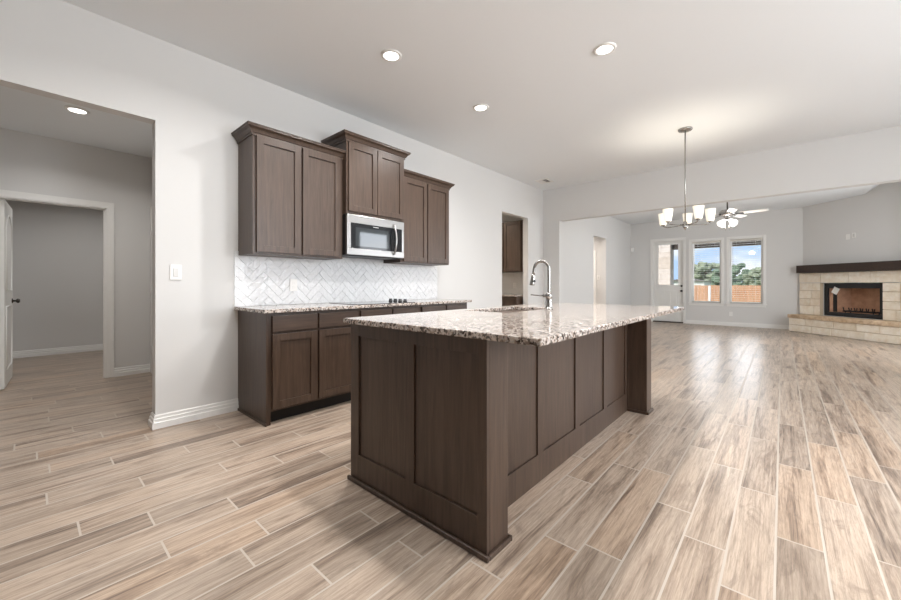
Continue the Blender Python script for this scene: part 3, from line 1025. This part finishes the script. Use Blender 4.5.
# ceiling fan in the living room
fx, fy = -.79, 8.91
fn_ = thing('ceiling_fan', 'white ceiling fan with a cluster of lit glass shades in the living room', 'ceiling fan', (fx, fy, CZ))
MB().lathe((fx, fy, CZ), [(.07, 0), (.07, -.02), (.03, -.06)], 24).build('canopy', M['bronze'], fn_)
MB().cyl((fx, fy, CZ - .05), (fx, fy, 2.56), .012, 14).build('downrod', M['bronze'], fn_)
MB().lathe((fx, fy, 2.57), [(.03, 0), (.10, -.015), (.135, -.05), (.135, -.10), (.10, -.125), (.06, -.135), (.055, -.175), (.075, -.185), (.07, -.205), (.02, -.21)], 32).build('motor_housing', M['nickel'], fn_)
v_f = Vector((fx, fy, 0)).normalized()       # away from the camera
v_r = Vector((v_f.y, -v_f.x, 0))             # to the right in the picture
BZ = 2.475
for k in range(5):
    a = R(9 + 72 * k)
    d = v_r * math.cos(a) - v_f * math.sin(a)
    s_ = Vector((-d.y, d.x, 0))
    def bl(r_, w_, z, tilt=-.20): return (fx + d.x * r_ + s_.x * w_, fy + d.y * r_ + s_.y * w_, z + w_ * tilt)
    m = MB()
    m.rings([[bl(r_, -w_ / 2, BZ), bl(r_, w_ / 2, BZ), bl(r_, w_ / 2, BZ + .007), bl(r_, -w_ / 2, BZ + .007)] for r_, w_ in ((.19, .09), (.22, .105), (.54, .128), (.59, .115), (.605, .08))], 0, False)
    b = m.build('blade', M['fanwhite'], fn_)
    m = MB().rings([[bl(r_, -w_ / 2, BZ - .010), bl(r_, w_ / 2, BZ - .010), bl(r_, w_ / 2, BZ - .003), bl(r_, -w_ / 2, BZ - .003)] for r_, w_ in ((.10, .05), (.17, .035), (.25, .08))], 0, False)
    m.build('blade_iron', M['bronze'], b)
for k in range(4):
    a = R(45 + 90 * k)
    d = v_r * math.cos(a) + v_f * math.sin(a)
    ax = (d * .75 + Vector((0, 0, -.66))).normalized()
    p = Vector((fx, fy, 2.375)) + d * .055
    m = MB().lathe(p, [(.022, 0), (.030, .03), (.055, .10), (.062, .135), (.058, .135), (.028, .035)], 22, 0, ax, cap1=False)
    m.build('glass_shade', M['fanshade'], fn_)
l = light('fan_lamp', 'POINT', (0, 0, 2.24 - CZ), 20, (1, .93, .84), shadow_soft_size=.08)
l.parent = fn_
m = MB()
for sx in (-.03, .03): m.cyl((fx + sx, fy - .02, 2.36), (fx + sx, fy - .02, 2.16), .0025, 6)
m.build('pull_chain', M['nickel'], fn_)

# ================================================================== fireplace
fp = thing('fireplace', 'corner fireplace of cream limestone blocks with raised hearth and dark wood mantel', 'fireplace', dg(1.14, .2, 0))
OS0, OS1, OZ0, OZ1 = .485, 1.70, .425, 1.165
SN = .10
def dfn(s, n, z): return dg(s, n, z)
def course(m, s0, s1, z0, z1, n0, n1, lens, jitter=.006, gap=.012):
    s = s0
    i = 0
    while s < s1 - .01:
        L = lens[i % len(lens)] * random.uniform(.85, 1.2)
        e_ = min(s + L, s1)
        if s1 - e_ < .10: e_ = s1
        m.box(s + gap / 2, e_ - gap / 2, n0, n1 + random.uniform(-jitter, jitter), z0 + gap / 2, z1 - gap / 2, 0, (random.random(),) * 3, fn=dfn)
        s = e_; i += 1
m = MB()
S0, S1 = 0.0, 2.28
hz_ = .41
rows = [(hz_, .625), (.625, .79), (.79, .985), (.985, OZ1 + .005)]
for z0, z1 in rows:
    course(m, S0, OS0, z0, z1, 0, SN, [.30, .22]); course(m, OS1, S1, z0, z1, 0, SN, [.26, .34])
course(m, S0, S1, OZ1 + .005, 1.41, 0, SN, [.52, .66, .34, .55])
for a in ((S0 + .004, OS0 - .004, hz_, OZ1), (OS1 + .004, S1 - .004, hz_, OZ1), (S0 + .004, S1 - .004, OZ1 + .012, 1.41)):
    m.box(a[0], a[1], .0, SN - .012, a[2], a[3], 1, fn=dfn)
m.build('stone_surround', [M['limestone'], M['mortar']], fp, .004, att=True)
m = MB()
H0_, H1_ = .10, 2.28
course(m, H0_, H1_, 0, .165, 0.02, .48, [.62, .44, .7]); course(m, H0_, H1_, .165, .325, 0.02, .48, [.40, .66, .5])
m.box(H0_ + .008, H1_ - .008, .0, .465, 0, .325, 1, fn=dfn)
m.build('hearth_base', [M['limestone'], M['mortar']], fp, .005, att=True)
m = MB()
s = H0_ - .015
while s < H1_:
    m.box(s + .003, s + .097, SN + .005, .50, .328, hz_ - .001, 0, (random.random(),) * 3, fn=dfn)
    s += .10
m.box(H0_, H1_, 0, .49, .325, hz_ - .008, 1, fn=dfn)
m.build('hearth_cap', [M['capstone'], M['mortar']], fp, .004, att=True)
m = MB().box(.05, 2.26, .005, .235, 1.412, 1.595, fn=dfn)
m.build('mantel_shelf', M['mantel'], fp, .006)
# firebox: steel face frame, brick-lined box, grate
m = MB()
fa, fb_ = -.045, -.008
fs0, fs1, fz0, fz1 = OS0 + .005, OS1 - .005, OZ0 - .012, OZ1 - .002
for a in ((fs0, fs0 + .085, fz0, fz1), (fs1 - .085, fs1, fz0, fz1), (fs0 + .085, fs1 - .085, fz1 - .115, fz1), (fs0 + .085, fs1 - .085, fz0, fz0 + .09)):
    m.box(a[0], a[1], fa, fb_, a[2], a[3], fn=dfn)
fr = m.build('firebox_frame', M['blackmetal'], fp, .003)
m = MB()
i0, i1, j0, j1 = fs0 + .085, fs1 - .085, fz0 + .09, fz1 - .115
m.box(i0 - .02, i1 + .02, -.42, -.40, j0 - .05, j1 + .1, fn=dfn)
m.prism([(i0 - .02, -.046), (i0 - .02, -.40), (i0 + .16, -.40), (i0 + .02, -.046)], j0 - .05, j1 + .1, 0, fn=dfn)
m.prism([(i1 + .02, -.40), (i1 + .02, -.046), (i1 - .02, -.046), (i1 - .16, -.40)], j0 - .05, j1 + .1, 0, fn=dfn)
m.box(i0 - .02, i1 + .02, -.40, -.046, j0 - .05, j0 - .03, fn=dfn)
m.box(i0 - .02, i1 + .02, -.40, -.046, j1 + .08, j1 + .1, 1, fn=dfn)
m.build('firebox_lining', [M['firebrick'], M['blackmetal']], fp)
m = MB()
gz = j0 + .035
for i in range(6):
    s = i0 + .24 + i * (i1 - i0 - .48) / 5
    m.tube([dg(s, -.30, gz + .06), dg(s, -.29, gz), dg(s, -.12, gz), dg(s, -.10, gz + .075)], .010, 8)
m.tube([dg(i0 + .20, -.14, gz - .012), dg(i1 - .20, -.14, gz - .012)], .011, 8); m.tube([dg(i0 + .20, -.27, gz - .012), dg(i1 - .20, -.27, gz - .012)], .011, 8)
for s in (i0 + .25, i1 - .25):
    for n in (-.14, -.27): m.tube([dg(s, n, gz - .01), dg(s, n, j0 - .03)], .009, 8)
m.build('grate', M['blackmetal'], fp)
for s0_ in (i0 + .005, i1 - .10):
    MB().box(s0_, s0_ + .095, -.12, -.09, j0, j1, fn=dfn).build('folded_screen', M['black'], fp)
def tagfn(x, n, z):
    a = R(-28)
    return dg(.735 + x * math.cos(a) - z * math.sin(a), n, .99 + x * math.sin(a) + z * math.cos(a))
o = MB().box(-.062, .062, -.0075, -.006, -.075, .075, fn=tagfn).build('paper_tag', M['paper'], None)
tag(o, 'white paper tag hanging tilted at the upper left of the firebox', 'tag')

# ================================================================== switches, outlets, sensor
def plate(name, label, cat, c, axis, kind, group=None, w_=.075, h_=.118):
    x, y, z = c
    r = thing(name, label, cat, c, group)
    U = {'x': (lambda u, n, v: (x + n, y + u, z + v)), '-y': (lambda u, n, v: (x + u, y - n, z + v)), 'd': (lambda u, n, v: (x + q * u - q * n, y - q * u - q * n, z + v))}[axis]
    MB().box(-w_ / 2, w_ / 2, .0005, .009, -h_ / 2, h_ / 2, fn=U).build('cover_plate', M['plate'], r, .002)
    if kind == 'switch':
        MB().box(-.017, .017, .009, .014, -.034, .034, fn=U).build('rocker', M['rocker'], r, .001)
    elif kind == 'outlet':
        for dz in (-.021, .021):
            MB().box(-.016, .016, .009, .0105, dz - .014, dz + .014, fn=U).build('receptacle', M['trim'], r, .001)
    return r
plate('light_switch', 'white rocker light switch on the wall right of the hall opening', 'light switch', (KX, .795, 1.222), 'x', 'switch')
plate('wall_outlet', 'white outlet in the tile backsplash under the tall upper cabinet', 'outlet', (KX + .012, 1.76, 1.12), 'x', 'outlet', 'white wall outlets')
plate('wall_outlet', 'white outlet low on the far wall under the windows', 'outlet', (-1.05, FY, .33), '-y', 'outlet', 'white wall outlets')
c1 = dg(1.0, 0, 2.185); c2 = dg(1.115, 0, 2.205)
plate('wall_plate', 'blank white wall plate high above the mantel, left of the pair', 'wall plate', c1, 'd', 'outlet', 'white plates above the mantel')
plate('wall_plate', 'white wall plate high above the mantel, right of the pair', 'wall plate', c2, 'd', 'switch', 'white plates above the mantel')
plate('wall_outlet', 'white outlet on the pantry wall seen through the pantry doorway', 'outlet', (-4.2, 6.785, 1.11), '-y', 'outlet', 'white wall outlets')
plate('light_switch', 'white light switch inside the corridor opening of the living room', 'light switch', (-3.875, 10.66, 1.33), '-y', 'switch')
ms = MB().box(-3.60, -3.53, FY - .045, FY, 2.18, 2.29).build('motion_sensor', M['plate'], None, .01)
tag(ms, 'small white motion sensor on the far wall near its left corner', 'sensor')

# ================================================================== pantry cabinets
pc = thing('pantry_wall_cabinet', 'dark wood upper cabinet inside the pantry doorway', 'cabinet', (-4.7, 6.8, 1.385))
MB().box(-5.6, -3.812, 6.47, 6.795, 1.385, 2.40).build('body', M['wood'], pc)
def shaker_y(m, Y, x0, x1, z0, z1, fr=.058):
    m.box(x0, x0 + fr, Y, Y + .02, z0, z1); m.box(x1 - fr, x1, Y, Y + .02, z0, z1)
    m.box(x0 + fr, x1 - fr, Y, Y + .02, z0, z0 + fr); m.box(x0 + fr, x1 - fr, Y, Y + .02, z1 - fr, z1)
    m.box(x0 + fr, x1 - fr, Y + .009, Y + .02, z0 + fr, z1 - fr)
for a, b in ((-5.55, -5.14), (-5.12, -4.71), (-4.69, -4.28), (-4.26, -3.86)):
    m = MB(); shaker_y(m, 6.45, a, b, 1.40, 2.385); m.build('door', M['wood'], pc, .0015)
pb = thing('pantry_base_cabinet', 'dark wood base cabinet under the counter inside the pantry', 'cabinet', (-4.7, 6.5, 0))
MB().box(-5.6, -3.812, 6.22, 6.795, .1, ZB).build('body', M['wood'], pb)
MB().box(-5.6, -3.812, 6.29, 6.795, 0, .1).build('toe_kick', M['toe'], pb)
for a, b in ((-5.55, -5.14), (-5.12, -4.71), (-4.69, -4.28), (-4.26, -3.86)):
    m = MB(); shaker_y(m, 6.20, a, b, .125, .872); m.build('door', M['wood'], pb, .0015)
o = MB().box(-5.6, -3.81, 6.17, 6.795, ZB + .0005, ZT).build('pantry_countertop', M['granite'], None, .004)
tag(o, 'granite countertop on the base cabinet inside the pantry', 'countertop')
# ================================================================== outdoors
GZ = -.62
struct(MB().box(-60, 60, FY + .16, 110, GZ - .1, GZ).build('ground', M['grass']))
struct(MB().box(-7, 5, FY + .16, 17.0, GZ, -.06).build('patio_slab', M['concrete']))
struct(MB().box(-3.0, 5, FY + .18, 16.9, 2.72, 2.85).box(-3.12, 5, 16.2, 16.5, 2.47, 2.72).build('patio_roof', M['patioroof']))
m = MB()
z = -.06
ca, cb, ya, yb = -4.1, -3.14, 16.0, 16.6
while z < 2.9:
    zz = min(z + .2, 2.92)
    off = random.uniform(.3, .7)
    xm = ca + (cb - ca) * off
    for a, b in ((ca, xm), (xm, cb)): m.box(a + .004, b - .004, ya - random.uniform(0, .01), yb, z + .004, zz - .004, 0, (random.random(),) * 3)
    z = zz
m.box(ca + .01, cb - .01, ya + .012, yb - .012, -.06, 2.915, 1)
o = m.build('patio_column', [M['patiostone'], M['mortar']], None, .004, att=True)
tag(o, 'pinkish stone patio column seen through the glass of the back door', 'column')
# fence: separate panels would look the same, so one run of pickets with rails
fe = thing('wooden_fence', 'orange cedar plank fence at the end of the yard seen through the windows', 'fence', (-2, 24, GZ))
m = MB()
x = -14
while x < 10:
    m.box(x, x + .138, 24 + random.uniform(0, .006), 24.02, GZ, 1.10 + random.uniform(-.01, .01)); x += .145
m.build('pickets', M['cedar'], fe)
MB().box(-14, 10, 24.02, 24.06, .85, .94).box(-14, 10, 24.02, 24.06, -.4, -.31).build('rails', M['cedar'], fe)
o = MB().cyl((-2.72, 22.6, GZ), (-2.72, 22.6, 1.08), .05, 12).build('yard_post', M['siding'], None)
tag(o, 'white post in the yard in front of the cedar fence', 'post')
hs = thing('neighbor_house', 'small white house beyond the fence in the left window', 'house', (-6.2, 42, GZ))
MB().box(-8.2, -5.2, 40, 44, GZ, 1.45).build('wall', M['siding'], hs)
m = MB(); m.prism([(-8.4, 1.45), (-5.0, 1.45), (-6.7, 1.75)], 39.8, 44.2, fn=lambda a, b, c: (a, c, b)); m.build('roof', M['roofing'], hs)
m = MB(); m.box(-7.2, -6.6, 39.98, 40, .6, 1.2); m.build('window', M['blackglass'], hs)
def tree(x, y, hgt, wd, mt, label):
    r = thing('tree', label, 'tree', (x, y, GZ), 'trees beyond the fence')
    MB().tube([(x, y, GZ), (x + .05, y, GZ + hgt * .4), (x, y, GZ + hgt * .7)], [wd * .07, wd * .055, wd * .03], 8).build('trunk', M['bark'], r)
    bm = bmesh.new()
    for i in range(85):
        a = random.uniform(0, 6.28); rr = math.sqrt(random.random()) * wd * .52
        t = random.uniform(-1, 1)
        sz = random.uniform(.06, .13) * wd
        lim = math.sqrt(max(0, 1 - (rr / (wd * .6)) ** 2))
        zc = GZ + hgt * (.56 + .38 * t * lim)
        c = Vector((x + rr * math.cos(a), y + rr * math.sin(a) * .6, zc))
        ret = bmesh.ops.create_icosphere(bm, subdivisions=2, radius=1, matrix=Matrix.Translation(c) @ Matrix.Diagonal((sz, sz, sz * .8, 1)))
        for v in ret['verts']:
            v.co = c + (v.co - c) * random.uniform(.70, 1.30)
    me = bpy.data.meshes.new('crown')
    for v in bm.verts:
        v.co -= Vector((x, y, GZ)); v.co.z = min(v.co.z, hgt)
    bm.to_mesh(me); bm.free()
    me.materials.append(mt)
    o = bpy.data.objects.new('crown', me); COL.objects.link(o); o.parent = r
tr = [(-12.5, 50, 4.4, 4.6, 'leaf', 'olive tree behind the patio column, leftmost beyond the fence'),
      (-7.6, 60, 4.9, 4.6, 'leaf', 'olive tree behind the small white house'),
      (-4.2, 52, 4.3, 3.4, 'leafd', 'dark green tree in the right half of the left window'),
      (-2.2, 66, 4.4, 4.2, 'leafd', 'dark green tree hidden between the two windows'),
      (-1.3, 46, 3.7, 2.6, 'leaf', 'olive tree at the left edge of the right window'),
      (1.2, 58, 4.0, 3.6, 'leafd', 'dark green tree in the middle of the right window'),
      (3.4, 47, 4.4, 3.4, 'leaf', 'taller olive tree at the right edge of the right window'),
      (8.0, 50, 4.4, 4.6, 'leaf', 'olive tree beyond the right edge of the right window')]
for x, y, h, wd, mm_, lb in tr: tree(x, y, h, wd, M[mm_], lb)
